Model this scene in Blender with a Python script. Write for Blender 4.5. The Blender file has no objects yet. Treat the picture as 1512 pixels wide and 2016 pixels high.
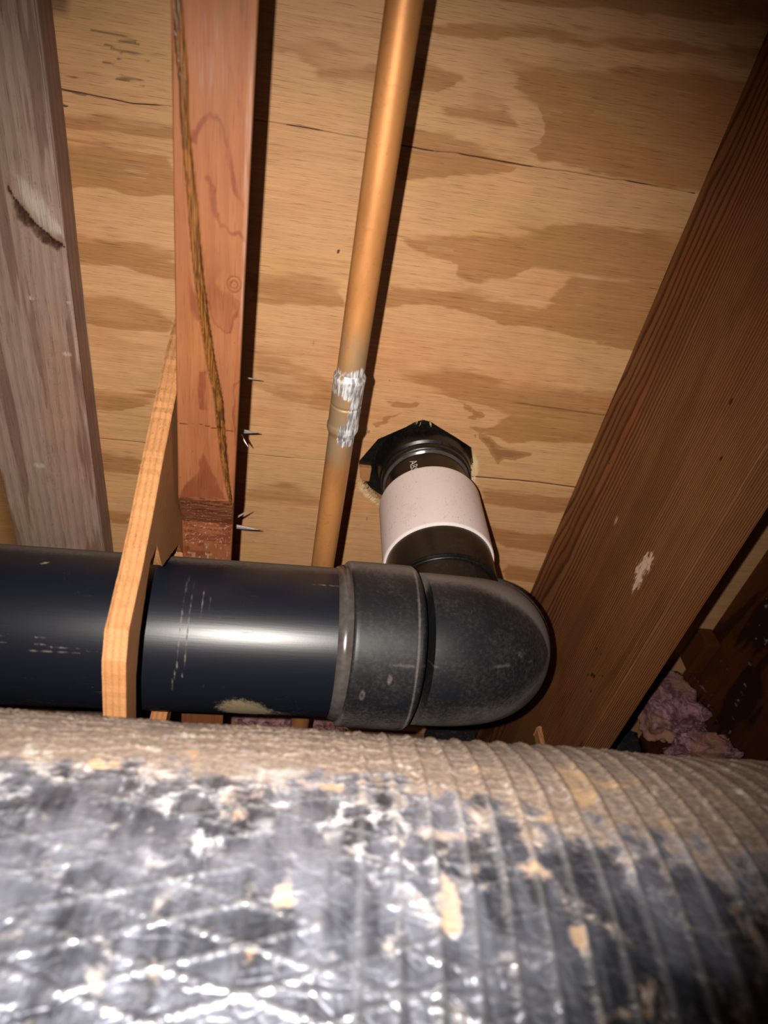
import bpy, bmesh, math, random
import numpy as np
from mathutils import Matrix, Vector

# ------------------------------------------------------------------ camera, world, flash, exposure
MM = 0.001
H = 0.150                      # height of the phone above the crawl space dirt (m)
RX = (0.98621395, 0.08933784, 0.13928676)      # world x axis in (right, down, forward)
RY = (-0.15782551, 0.7607999, 0.62950347)
RZ = (-0.04973087, -0.6428081, 0.76441127)
right = Vector((RX[0], RY[0], RZ[0])); down = Vector((RX[1], RY[1], RZ[1])); fwd = Vector((RX[2], RY[2], RZ[2]))
sc = bpy.context.scene
COL = sc.collection
cam_d = bpy.data.cameras.new('camera'); cam = bpy.data.objects.new('camera', cam_d); COL.objects.link(cam)
cam.matrix_world = Matrix(((right.x, -down.x, -fwd.x, 0), (right.y, -down.y, -fwd.y, 0), (right.z, -down.z, -fwd.z, H), (0, 0, 0, 1)))
cam_d.sensor_fit = 'VERTICAL'; cam_d.sensor_height = 36.0; cam_d.lens = 1400 / 2016 * 36.0
cam_d.clip_start = 0.01; cam_d.clip_end = 20
cam_d.dof.use_dof = True; cam_d.dof.focus_distance = 0.60; cam_d.dof.aperture_fstop = 9.5
sc.camera = cam

w = bpy.data.worlds.new('world'); sc.world = w; w.use_nodes = True
w.node_tree.nodes['Background'].inputs[0].default_value = (0.9, 0.75, 0.6, 1)
w.node_tree.nodes['Background'].inputs[1].default_value = 0.004

fl = bpy.data.lights.new('phone_flash', 'SPOT'); flo = bpy.data.objects.new('phone_flash', fl); COL.objects.link(flo)
fl.energy = 24.5; fl.color = (1.0, 0.93, 0.84); fl.spot_size = math.radians(93); fl.spot_blend = 1.0; fl.shadow_soft_size = 0.0022
flo.location = right * -0.021 - down * 0.007 + Vector((0, 0, H))
aim = (fwd * 1400 + right * (-110) + down * (30)).normalized()
flo.rotation_euler = aim.to_track_quat('-Z', 'Y').to_euler()

sc.view_settings.view_transform = 'Standard'; sc.view_settings.look = 'None'
sc.view_settings.gamma = 1.0; sc.view_settings.use_curve_mapping = False
sc.view_settings.exposure = 0.0

# ------------------------------------------------------------------ numpy noise and masks
def vnoise(x, y, seed=0):
    x = np.asarray(x, float) + seed * 17.31; y = np.asarray(y, float) + seed * 9.73
    xi = np.floor(x).astype(np.int64); yi = np.floor(y).astype(np.int64); fx = x - xi; fy = y - yi
    fx = fx * fx * (3 - 2 * fx); fy = fy * fy * (3 - 2 * fy)
    def h(a, b):
        n = (a * 374761393 + b * 668265263 + seed * 144665) & 0x7fffffff
        n = ((n ^ (n >> 13)) * 1274126177) & 0x7fffffff
        return ((n ^ (n >> 16)) & 0xffff) / 65535.0
    return (h(xi, yi) * (1 - fx) + h(xi + 1, yi) * fx) * (1 - fy) + (h(xi, yi + 1) * (1 - fx) + h(xi + 1, yi + 1) * fx) * fy
def fbm(x, y, seed=0, o=4):
    s = 0; a = .5; t = 0
    for i in range(o):
        s = s + a * vnoise(x * 2 ** i, y * 2 ** i, seed + i); t += a; a *= .5
    return s / t
def ss(a, b, x):
    t = np.clip((x - a) / (b - a), 0, 1); return t * t * (3 - 2 * t)
def seg_d(px, py, a, b):
    ax, ay = a; bx, by = b; dx, dy = bx - ax, by - ay
    t = np.clip(((px - ax) * dx + (py - ay) * dy) / (dx * dx + dy * dy + 1e-9), 0, 1)
    return np.hypot(px - ax - t * dx, py - ay - t * dy)
def line_d(px, py, pts):
    d = np.full(np.shape(px), 1e9)
    for a, b in zip(pts[:-1], pts[1:]): d = np.minimum(d, seg_d(px, py, a, b))
    return d
def poly_sd(px, py, pts):
    d = line_d(px, py, list(pts) + [pts[0]]); ins = np.zeros(np.shape(px), bool)
    n = len(pts)
    for i in range(n):
        x1, y1 = pts[i]; x2, y2 = pts[(i + 1) % n]
        c = ((y1 > py) != (y2 > py)) & (px < (x2 - x1) * (py - y1) / ((y2 - y1) or 1e-9) + x1)
        ins ^= c
    return np.where(ins, d, -d)

# ------------------------------------------------------------------ mesh helpers (millimetres, z measured from the lens)
def raw_mesh(name, V, F, mat, attrs=None, smooth=True, parent=None, origin=(0, 0, 0), label=None):
    """V (n,3) mm relative to the lens, F list of quads/tris or (m,4) array"""
    V = np.asarray(V, float); o = np.asarray(origin, float)
    me = bpy.data.meshes.new(name)
    Vw = (V - o) * MM
    if isinstance(F, np.ndarray):
        m, k = F.shape
        me.vertices.add(len(Vw)); me.vertices.foreach_set('co', Vw.astype(np.float32).ravel())
        me.loops.add(m * k); me.loops.foreach_set('vertex_index', F.astype(np.int32).ravel())
        me.polygons.add(m); me.polygons.foreach_set('loop_start', np.arange(0, m * k, k, dtype=np.int32))
        me.update(calc_edges=True); me.validate()
    else:
        me.from_pydata(Vw.tolist(), [], F); me.update()
    if smooth:
        me.polygons.foreach_set('use_smooth', [True] * len(me.polygons))
    for k, a in (attrs or {}).items():
        at = me.attributes.new(k, 'FLOAT', 'POINT'); at.data.foreach_set('value', np.asarray(a, np.float32).ravel())
    me.materials.append(mat)
    ob = bpy.data.objects.new(name, me); COL.objects.link(ob)
    if parent is not None:
        ob.parent = parent
        po = PO.get(parent.name, (0, 0, 0))
        ob.location = ((o[0] - po[0]) * MM, (o[1] - po[1]) * MM, (o[2] - po[2]) * MM)
    else:
        ob.location = (o[0] * MM, o[1] * MM, o[2] * MM + H)
    PO[ob.name] = tuple(o)
    if label: ob['label'] = label
    return ob
PO = {}
def empty(name, loc, label, cat, group=None):
    e = bpy.data.objects.new(name, None); COL.objects.link(e); e.empty_display_size = .02
    e.location = (loc[0] * MM, loc[1] * MM, loc[2] * MM + H); PO[e.name] = tuple(loc)
    e['label'] = label; e['category'] = cat
    if group: e['group'] = group
    return e
def tag(o, label, cat, group=None):
    o['label'] = label; o['category'] = cat
    if group: o['group'] = group
    return o
def grid_faces(nu, nv, cu=False, cv=False):
    a = np.arange(nu * nv).reshape(nu, nv)
    if cu: a = np.vstack([a, a[:1]])
    if cv: a = np.hstack([a, a[:, :1]])
    return np.stack([a[:-1, :-1], a[1:, :-1], a[1:, 1:], a[:-1, 1:]], -1).reshape(-1, 4)
def spaced(parts):
    """[(a,b,step),...] -> concatenated coordinates"""
    out = [np.array([parts[0][0]])]
    for a, b, s in parts:
        n = max(1, int(round((b - a) / s))); out.append(np.linspace(a, b, n + 1)[1:])
    return np.concatenate(out)

def board(name, x0, x1, z0, z1, ys, nx, nz, mat, shape=None, attrf=None, rc=1.2, parent=None, origin=None, label=None):
    """board running along y; ring = bottom, right side, top, left side; corners eased by rc"""
    xb = np.linspace(0, 1, nx); zb = np.linspace(0, 1, nz)
    def ease(t, L):  # depth pulled in near the corners
        d = np.minimum(t, 1 - t) * L; return rc * (1 - np.sqrt(np.clip(1 - (1 - np.clip(d / rc, 0, 1)) ** 2, 0, 1)))
    W, Hh = x1 - x0, z1 - z0
    ex = np.unique(np.concatenate([xb, np.array([0, .15, .4, .7, 1]) * rc / W, 1 - np.array([0, .15, .4, .7, 1]) * rc / W]))
    ez = np.unique(np.concatenate([zb, np.array([0, .15, .4, .7, 1]) * rc / Hh, 1 - np.array([0, .15, .4, .7, 1]) * rc / Hh]))
    rx = np.concatenate([x0 + ex * W, x1 - ease(ez, Hh), x1 - ex * W, x0 + ease(ez, Hh)])
    rz = np.concatenate([z0 + ease(ex, W), z0 + ez * Hh, z1 - ease(ex, W), z1 - ez * Hh])
    face = np.concatenate([np.zeros(len(ex)), np.ones(len(ez)), np.full(len(ex), 2), np.full(len(ez), 3)])
    n = len(rx); m = len(ys)
    X = np.repeat(rx[:, None], m, 1); Z = np.repeat(rz[:, None], m, 1); Y = np.repeat(ys[None, :], n, 0); Fc = np.repeat(face[:, None], m, 1)
    at = attrf(X, Y, Z, Fc) if attrf else {}
    at.setdefault('lat', np.zeros_like(X)); at.setdefault('dark', np.zeros_like(X)); at.setdefault('pale', np.zeros_like(X)); at.setdefault('pitch', np.zeros_like(X))
    if 'ring' not in at: at['ring'] = (X * .35 + Z * .22 + 2.2 * fbm(X * .02, Y * .004 + Z * .01, 5))
    if shape: X, Y, Z = shape(X, Y, Z, Fc, at)
    V = np.stack([X, Y, Z], -1).reshape(-1, 3)
    F = grid_faces(n, m, cu=True)[:, ::-1]
    # caps
    c0 = V[0::m].mean(0); c1 = V[m - 1::m].mean(0)
    V = np.vstack([V, c0, c1]); b = n * m
    i = np.arange(n); j = (i + 1) % n
    caps = np.concatenate([np.stack([i * m, j * m, np.full(n, b), np.full(n, b)], -1)])
    A = {k: np.concatenate([v.ravel(), [0, 0]]) for k, v in at.items() if v is not None}
    F3 = [tuple(q) for q in F.tolist()] + [(int(a * m), int(c * m), b) for a, c in zip(i, j)] + [(int(c * m + m - 1), int(a * m + m - 1), b + 1) for a, c in zip(i, j)]
    if origin is None: origin = ((x0 + x1) / 2, float(ys[0]), z0)
    return raw_mesh(name, V, F3, mat, A, True, parent, origin, label)

def tube(name, path, radii, mat, seg=96, attrf=None, parent=None, origin=(0, 0, 0), cap=True, label=None, refdir=None):
    """surface of revolution along a path: path (m,3), radii (m,), ring angle th measured from refdir"""
    P = np.asarray(path, float); m = len(P); R = np.asarray(radii, float)
    T = np.gradient(P, axis=0)
    for k in range(m):
        if np.linalg.norm(T[k]) < 1e-6: T[k] = T[k - 1] if k else P[-1] - P[0]
    T /= np.linalg.norm(T, axis=1)[:, None]
    r = np.asarray(refdir if refdir is not None else (0, -1, 0), float)
    N = r - (T @ r)[:, None] * T; N /= np.linalg.norm(N, axis=1)[:, None]; B = np.cross(T, N)
    th = np.linspace(0, 2 * np.pi, seg, endpoint=False)
    V = P[None] + R[None, :, None] * (np.cos(th)[:, None, None] * N[None] + np.sin(th)[:, None, None] * B[None])
    at = attrf(V, th[:, None] + 0 * R[None]) if attrf else {}
    if '_disp' in at:
        d = at.pop('_disp'); V = V + d[..., None] * (np.cos(th)[:, None, None] * N[None] + np.sin(th)[:, None, None] * B[None])
    F = [tuple(q) for q in grid_faces(seg, m, cu=True).tolist()]
    V = V.reshape(-1, 3); A = {k: v.ravel() for k, v in at.items()}
    if cap:
        b = len(V); V = np.vstack([V, P[0], P[-1]]); A = {k: np.concatenate([v, [0, 0]]) for k, v in A.items()}
        for i in range(seg):
            j = (i + 1) % seg; F.append((j * m, i * m, b)); F.append((i * m + m - 1, j * m + m - 1, b + 1))
    o = raw_mesh(name, V, F, mat, A, True, parent, origin, label)
    o.data.set_sharp_from_angle(angle=math.radians(40))
    return o

# ------------------------------------------------------------------ materials
def newmat(name):
    m = bpy.data.materials.new(name); m.use_nodes = True; nt = m.node_tree; nt.nodes.clear()
    out = nt.nodes.new('ShaderNodeOutputMaterial'); b = nt.nodes.new('ShaderNodeBsdfPrincipled'); nt.links.new(b.outputs[0], out.inputs[0])
    return m, nt, b
class NT:
    def __init__(s, nt): s.nt = nt
    def n(s, t, **k):
        x = s.nt.nodes.new(t)
        for a, v in k.items(): setattr(x, a, v)
        return x
    def l(s, a, b): s.nt.links.new(a, b)
    def set(s, sock, v):
        if hasattr(v, 'is_linked') or hasattr(v, 'links'): s.l(v, sock)
        else: sock.default_value = v
    def attr(s, name): return s.n('ShaderNodeAttribute', attribute_name=name).outputs['Fac']
    def coord(s, scale=(1, 1, 1), rot=(0, 0, 0), loc=(0, 0, 0)):
        tc = s.n('ShaderNodeTexCoord'); mp = s.n('ShaderNodeMapping'); mp.inputs['Scale'].default_value = scale
        mp.inputs['Rotation'].default_value = rot; mp.inputs['Location'].default_value = loc
        s.l(tc.outputs['Object'], mp.inputs['Vector']); return mp.outputs[0]
    def noise(s, vec, scale=1, detail=3, rough=.5, dist=0):
        x = s.n('ShaderNodeTexNoise'); s.l(vec, x.inputs['Vector']); x.inputs['Scale'].default_value = scale
        x.inputs['Detail'].default_value = detail; x.inputs['Roughness'].default_value = rough; x.inputs['Distortion'].default_value = dist
        return x.outputs['Fac']
    def math(s, op, a, b=0.0, c=None, clamp=False):
        x = s.n('ShaderNodeMath', operation=op, use_clamp=clamp); s.set(x.inputs[0], a); s.set(x.inputs[1], b)
        if c is not None: s.set(x.inputs[2], c)
        return x.outputs[0]
    def map(s, v, a, b, c=0.0, d=1.0):
        x = s.n('ShaderNodeMapRange', interpolation_type='SMOOTHSTEP'); s.set(x.inputs[0], v)
        for i, q in enumerate((a, b, c, d)): s.set(x.inputs[i + 1], q)
        return x.outputs[0]
    def mix(s, f, a, b, blend='MIX'):
        x = s.n('ShaderNodeMix', data_type='RGBA', blend_type=blend); s.set(x.inputs[0], f)
        for i, q in ((6, a), (7, b)):
            if isinstance(q, tuple): x.inputs[i].default_value = (*q, 1) if len(q) == 3 else q
            else: s.l(q, x.inputs[i])
        return x.outputs[2]
    def bump(s, h, strength, dist=.001, normal=None):
        x = s.n('ShaderNodeBump'); x.inputs['Strength'].default_value = strength; x.inputs['Distance'].default_value = dist
        s.l(h, x.inputs['Height'])
        if normal is not None: s.l(normal, x.inputs['Normal'])
        return x.outputs[0]

def wood(name, light, late, darkc=(.02, .008, .004), palec=(.55, .42, .33), pitchc=(.30, .13, .02), axis='Y', streak=.35, ring=.0, ringc=None, rough=.62, pores=.35, ringsharp=.75, blot=.25, spec=.25, sparkle=0, fine=1.0, bumpk=.35, tint=.5):
    m, nt, b = newmat(name); q = NT(nt)
    st = {'Y': (420, 9, 420), 'X': (9, 420, 420), 'Z': (420, 420, 9)}[axis]
    st2 = {'Y': (1500, 45, 1500), 'X': (45, 1500, 1500), 'Z': (1500, 1500, 45)}[axis]
    st3 = {'Y': (90, 7, 90), 'X': (7, 90, 90), 'Z': (90, 90, 7)}[axis]
    n1 = q.noise(q.coord(st), 1, 3, .6); n2 = q.noise(q.coord(st2, loc=(3, 1, 2)), fine, 2, .55)
    n3 = q.noise(q.coord(st3, loc=(1, 7, 2)), 1, 2, .5); n4 = q.noise(q.coord((1, 1, 1)), 22, 3, .55)
    lat = q.math('ADD', q.attr('lat'), q.math('MULTIPLY', q.math('SUBTRACT', n1, .5), .25))
    lat = q.map(lat, .22, .78)
    lat = q.math('MAXIMUM', lat, q.math('MULTIPLY', q.map(n3, .52, .66), .22))
    col = q.mix(lat, light, late)
    if ring:
        fr = q.math('FRACT', q.math('ADD', q.attr('ring'), q.math('MULTIPLY', n1, .25)))
        rr = q.math('MULTIPLY', q.map(fr, ringsharp - .35, ringsharp, 0, 1), q.map(fr, .93, 1.0, 1, 0))
        col = q.mix(q.math('MULTIPLY', rr, ring), col, ringc or late)
    tn = q.noise(q.coord({'Y': (14, 5, 14), 'X': (5, 14, 14), 'Z': (14, 14, 5)}[axis], loc=(9, 4, 6)), 1, 3, .6)
    col = q.mix(q.math('MULTIPLY', q.map(tn, .50, .68), tint), col, (1.06, .80, .70), 'MULTIPLY'); col = q.mix(q.math('MULTIPLY', q.map(tn, .48, .30), tint), col, (.92, .98, .70), 'MULTIPLY')
    hs = q.n('ShaderNodeHueSaturation'); q.l(col, hs.inputs['Color'])
    v = q.math('ADD', 1 - streak * .5 - blot * .5, q.math('ADD', q.math('MULTIPLY', n1, streak), q.math('MULTIPLY', n4, blot)))
    v = q.math('MULTIPLY', v, q.math('SUBTRACT', 1.0, q.math('MULTIPLY', q.map(n2, .56, .72), pores)))
    q.l(v, hs.inputs['Value']); col = hs.outputs[0]
    pf = q.map(q.math('ADD', q.attr('pale'), q.math('MULTIPLY', q.math('SUBTRACT', n2, .5), .8)), .25, .75)
    col = q.mix(pf, col, palec)
    pi = q.attr('pitch')
    pcol = q.mix(q.map(n2, .4, .62), tuple(c * .35 for c in pitchc), pitchc)
    col = q.mix(pi, col, pcol)
    dk = q.map(q.math('ADD', q.attr('dark'), q.math('MULTIPLY', q.math('SUBTRACT', n1, .5), .3)), .15, .85)
    col = q.mix(dk, col, darkc)
    q.l(col, b.inputs['Base Color']); b.inputs['Specular IOR Level'].default_value = spec
    rg = q.math('SUBTRACT', rough, q.math('MULTIPLY', pi, .3)); 
    if sparkle:
        sp = q.n('ShaderNodeTexVoronoi'); q.l(q.coord((1, 1, 1)), sp.inputs['Vector']); sp.inputs['Scale'].default_value = 420
        s2 = q.noise(q.coord((1, 1, 1)), 130, 2, .6)
        spk = q.math('MULTIPLY', q.map(sp.outputs['Distance'], .16, .05), q.map(s2, .60, .70))
        rg = q.math('SUBTRACT', rg, q.math('MULTIPLY', spk, sparkle))
        bm = q.bump(q.math('MULTIPLY', spk, 1.0), .9, .0006)
    else: bm = None
    q.l(rg, b.inputs['Roughness'])
    q.l(q.bump(q.math('ADD', q.math('ADD', n2, q.math('MULTIPLY', n1, .8)), q.math('MULTIPLY', n4, .2)), bumpk, .0005, bm), b.inputs['Normal'])
    return m

M = {}
M['ply'] = wood('fir_plywood', (.565, .31, .145), (.39, .185, .070), darkc=(.045, .022, .012), axis='X', streak=.50, pores=.45, blot=.28, rough=.6, tint=.4, palec=(.66, .5, .3))
M['red'] = wood('red_joist_wood', (.195, .070, .026), (.125, .032, .012), palec=(.30, .19, .15), pitchc=(.17, .065, .014), axis='Y', streak=.32, blot=.45, pores=.35, rough=.6, spec=.25, sparkle=.3, ring=.3, ringc=(.15, .042, .015))
M['grey'] = wood('weathered_board_wood', (.33, .225, .175), (.21, .125, .095), darkc=(.055, .018, .010), palec=(.50, .41, .35), axis='Y', streak=.35, blot=.4, pores=.45, rough=.7, ring=.25, ringc=(.13, .07, .05))
M['brown'] = wood('brown_joist_wood', (.205, .080, .029), (.12, .045, .014), palec=(.56, .40, .30), axis='Y', streak=.25, blot=.35, pores=.25, rough=.6, ring=.9, ringc=(.060, .020, .008), ringsharp=.8, sparkle=.5, tint=.6)
M['far'] = wood('dark_joist_wood', (.095, .028, .007), (.035, .010, .005), palec=(.42, .36, .34), axis='Y', streak=.5, blot=.5, rough=.55)
M['hang'] = wood('hanger_wood', (.38, .18, .072), (.29, .125, .05), palec=(.5, .42, .3), axis='Z', streak=.35, blot=.25, pores=.4, rough=.6)
M['rough'] = wood('far_wood', (.19, .10, .055), (.12, .06, .03), axis='X', streak=.4, blot=.4)

def plastic(name, base, dustc=(.20, .165, .14), rough=.3, scratch=.5, speck=0):
    m, nt, b = newmat(name); q = NT(nt)
    n1 = q.noise(q.coord((1, 1, 1)), 330, 6, .68); n2 = q.noise(q.coord((25, 700, 700)), 1, 3, .6); n3 = q.noise(q.coord((1, 1, 1)), 30, 4, .6)
    n5 = q.noise(q.coord((600, 120, 120)), 1, 2, .5)
    d = q.math('ADD', q.attr('dust'), q.math('ADD', q.math('MULTIPLY', q.math('SUBTRACT', n1, .5), .75), q.math('MULTIPLY', q.math('SUBTRACT', n3, .5), .45)))
    d = q.map(d, .12, 1.25)
    d = q.math('MAXIMUM', d, q.math('MULTIPLY', q.math('MULTIPLY', q.map(n1, .62, .78), q.map(n3, .45, .7)), .35))
    d = q.math('MAXIMUM', d, q.math('MULTIPLY', q.math('MULTIPLY', q.map(n2, .66, .74), q.map(n3, .5, .65)), .5 * scratch))
    sm = q.map(q.math('ADD', q.attr('smudge'), q.math('MULTIPLY', q.math('SUBTRACT', n1, .5), 1.1)), .45, 1.0)
    col = q.mix(d, base, dustc); col = q.mix(sm, col, (.20, .15, .085))
    if speck:
        n6 = q.noise(q.coord((1, 1, .6)), 420, 3, .6, 1.5); n7 = q.noise(q.coord(), 45, 3, .6)
        col = q.mix(q.math('MULTIPLY', q.map(n6, .60, .68), q.map(n7, .35, .65, .15, .75)), col, (.36, .24, .16))
        col = q.mix(q.map(n7, .6, .75, 0, .45), col, (.62, .47, .38))
    q.l(col, b.inputs['Base Color'])
    q.l(q.math('ADD', rough, q.math('MULTIPLY', q.math('MAXIMUM', d, sm), .5)), b.inputs['Roughness'])
    b.inputs['Specular IOR Level'].default_value = .45
    q.l(q.bump(q.math('ADD', n2, q.math('MULTIPLY', n1, .5)), .08, .0004), b.inputs['Normal'])
    return m
M['abs'] = plastic('black_abs', (.006, .007, .012), dustc=(.13, .105, .09), rough=.34)
M['absfit'] = plastic('black_abs_fitting', (.007, .0075, .010), dustc=(.15, .122, .105), rough=.45, scratch=.15)
M['absin'] = plastic('black_abs_inner', (.005, .0045, .004), dustc=(.07, .06, .05), rough=.3, scratch=.1)
M['pvc'] = plastic('white_pvc', (.72, .62, .60), dustc=(.62, .46, .36), rough=.45, scratch=.0, speck=1)
m, nt, b = newmat('solvent_cement'); q = NT(nt)
q.l(q.mix(q.noise(q.coord(), 150, 3), (.02, .018, .02), (.10, .085, .075)), b.inputs['Base Color']); b.inputs['Roughness'].default_value = .2; M['cement'] = m

m, nt, b = newmat('tarnished_copper'); q = NT(nt)
n1 = q.noise(q.coord((60, 14, 60)), 1, 4, .6); n2 = q.noise(q.coord((1, 1, 1)), 260, 4, .6); n3 = q.noise(q.coord((500, 60, 500)), 1, 3, .6)
col = q.mix(q.map(n1, .35, .7), (.52, .225, .072), (.38, .16, .05))
col = q.mix(q.math('MULTIPLY', q.map(n2, .55, .75), .45), col, (.28, .10, .04))
col = q.mix(q.math('MULTIPLY', q.attr('stain'), q.map(n1, .3, .6)), col, (.30, .22, .13))
so = q.map(q.math('ADD', q.attr('solder'), q.math('MULTIPLY', q.math('SUBTRACT', n3, .5), .7)), .42, .62)
scol = q.mix(q.map(n3, .4, .6), (.22, .20, .20), (.72, .70, .70))
col = q.mix(so, col, scol); q.l(col, b.inputs['Base Color'])
q.l(q.math('SUBTRACT', .5, q.math('MULTIPLY', so, .1)), b.inputs['Metallic'])
q.l(q.math('SUBTRACT', .52, q.math('MULTIPLY', so, .12)), b.inputs['Roughness'])
q.l(q.bump(q.math('ADD', n2, q.math('MULTIPLY', n3, so)), .15, .0004), b.inputs['Normal']); M['copper'] = m

m, nt, b = newmat('galvanised_nail'); q = NT(nt)
q.l(q.mix(q.noise(q.coord(), 400, 2), (.30, .27, .26), (.75, .68, .64)), b.inputs['Base Color']); b.inputs['Metallic'].default_value = .7; b.inputs['Roughness'].default_value = .4; M['nail'] = m

m, nt, b = newmat('foil_jacket'); q = NT(nt)
n1 = q.noise(q.coord((1, 1, 1)), 90, 5, .62, .4); n2 = q.noise(q.coord((1, 1, 1)), 420, 4, .6); n3 = q.noise(q.coord((170, 25, 25)), 1, 4, .6)
n4 = q.noise(q.coord((1, 1, 1)), 38, 4, .6)
du = q.math('ADD', q.attr('dust'), q.math('ADD', q.math('MULTIPLY', q.math('SUBTRACT', n1, .5), 2.4), q.math('MULTIPLY', q.math('SUBTRACT', n3, .5), .9)))
du = q.map(du, .25, .75)
dirt = q.map(q.math('ADD', q.math('MULTIPLY', n4, .6), q.math('MULTIPLY', n3, .4)), .38, .62)
th_ = q.attr('thread')
fcol = q.mix(dirt, (.35, .37, .46), (.075, .08, .10)); fcol = q.mix(q.math('MULTIPLY', th_, .55), fcol, (.80, .80, .84))
dcol = q.mix(q.map(n2, .35, .65), (.155, .112, .088), (.26, .195, .155))
dcol = q.mix(q.map(n1, .58, .70), dcol, (.42, .37, .33))
col = q.mix(du, fcol, dcol)
og = q.map(q.math('ADD', q.attr('stain'), q.math('MULTIPLY', q.math('SUBTRACT', n1, .5), 2.6)), .35, 1.0)
col = q.mix(q.math('MULTIPLY', og, .75), col, (.38, .24, .13))
col = q.mix(q.math('MULTIPLY', q.math('MULTIPLY', q.attr('white'), q.map(n1, .48, .62)), .75), col, (.36, .35, .36))
rs = q.math('MULTIPLY', q.map(n4, .64, .70), q.map(n1, .55, .65)); col = q.mix(rs, col, (.30, .17, .10))
q.l(col, b.inputs['Base Color'])
mx = q.math('MAXIMUM', q.math('MAXIMUM', du, og), q.math('MAXIMUM', rs, q.math('MULTIPLY', q.attr('white'), q.map(n1, .48, .62))))
q.l(q.math('MULTIPLY', q.math('SUBTRACT', 1.0, mx), .78), b.inputs['Metallic'])
q.l(q.math('ADD', q.math('SUBTRACT', .40, q.math('MULTIPLY', th_, .14)), q.math('MULTIPLY', mx, .42)), b.inputs['Roughness'])
vo = q.n('ShaderNodeTexVoronoi', feature='DISTANCE_TO_EDGE'); q.l(q.coord((1, 1, 1)), vo.inputs['Vector']); vo.inputs['Scale'].default_value = 130
hgt = q.math('ADD', q.math('MULTIPLY', n1, 1.0), q.math('ADD', q.math('MULTIPLY', n2, .25), q.math('MULTIPLY', q.map(vo.outputs['Distance'], 0, .12), .25)))
hgt = q.math('MULTIPLY', hgt, q.math('SUBTRACT', 1.0, q.math('MULTIPLY', du, .6)))
q.l(q.bump(hgt, .4, .0014), b.inputs['Normal']); M['foil'] = m

m, nt, b = newmat('pink_fibreglass'); q = NT(nt)
n1 = q.noise(q.coord(), 60, 6, .7, 1.0); n2 = q.noise(q.coord(), 18, 3)
col = q.mix(q.map(n1, .38, .64), (.14, .05, .055), (.50, .26, .29)); col = q.mix(q.map(n2, .5, .65), col, (.42, .20, .14))
q.l(col, b.inputs['Base Color']); b.inputs['Roughness'].default_value = .9; q.l(q.bump(n1, .8, .006), b.inputs['Normal']); M['pink'] = m
m, nt, b = newmat('dirty_fibreglass'); q = NT(nt)
n1 = q.noise(q.coord((1, 1, 2)), 55, 7, .75, 2.5)
q.l(q.mix(q.map(n1, .5, .7), (.008, .007, .009), (.13, .11, .13)), b.inputs['Base Color']); b.inputs['Roughness'].default_value = .9; q.l(q.bump(n1, 1, .006), b.inputs['Normal']); M['black'] = m
m, nt, b = newmat('crawl_space_dirt'); q = NT(nt)
n1 = q.noise(q.coord(), 30, 8, .65)
q.l(q.mix(n1, (.09, .06, .04), (.24, .17, .12)), b.inputs['Base Color']); b.inputs['Roughness'].default_value = .95; q.l(q.bump(n1, .8, .01), b.inputs['Normal']); M['dirt'] = m
m, nt, b = newmat('pipe_print'); b.inputs['Base Color'].default_value = (.55, .52, .48, 1); b.inputs['Roughness'].default_value = .6; M['ink'] = m
m, nt, b = newmat('torn_wood_fibre'); q = NT(nt)
q.l(q.mix(q.noise(q.coord(), 300, 2), (.42, .26, .11), (.72, .52, .28)), b.inputs['Base Color']); b.inputs['Roughness'].default_value = .7; M['fibre'] = m

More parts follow.
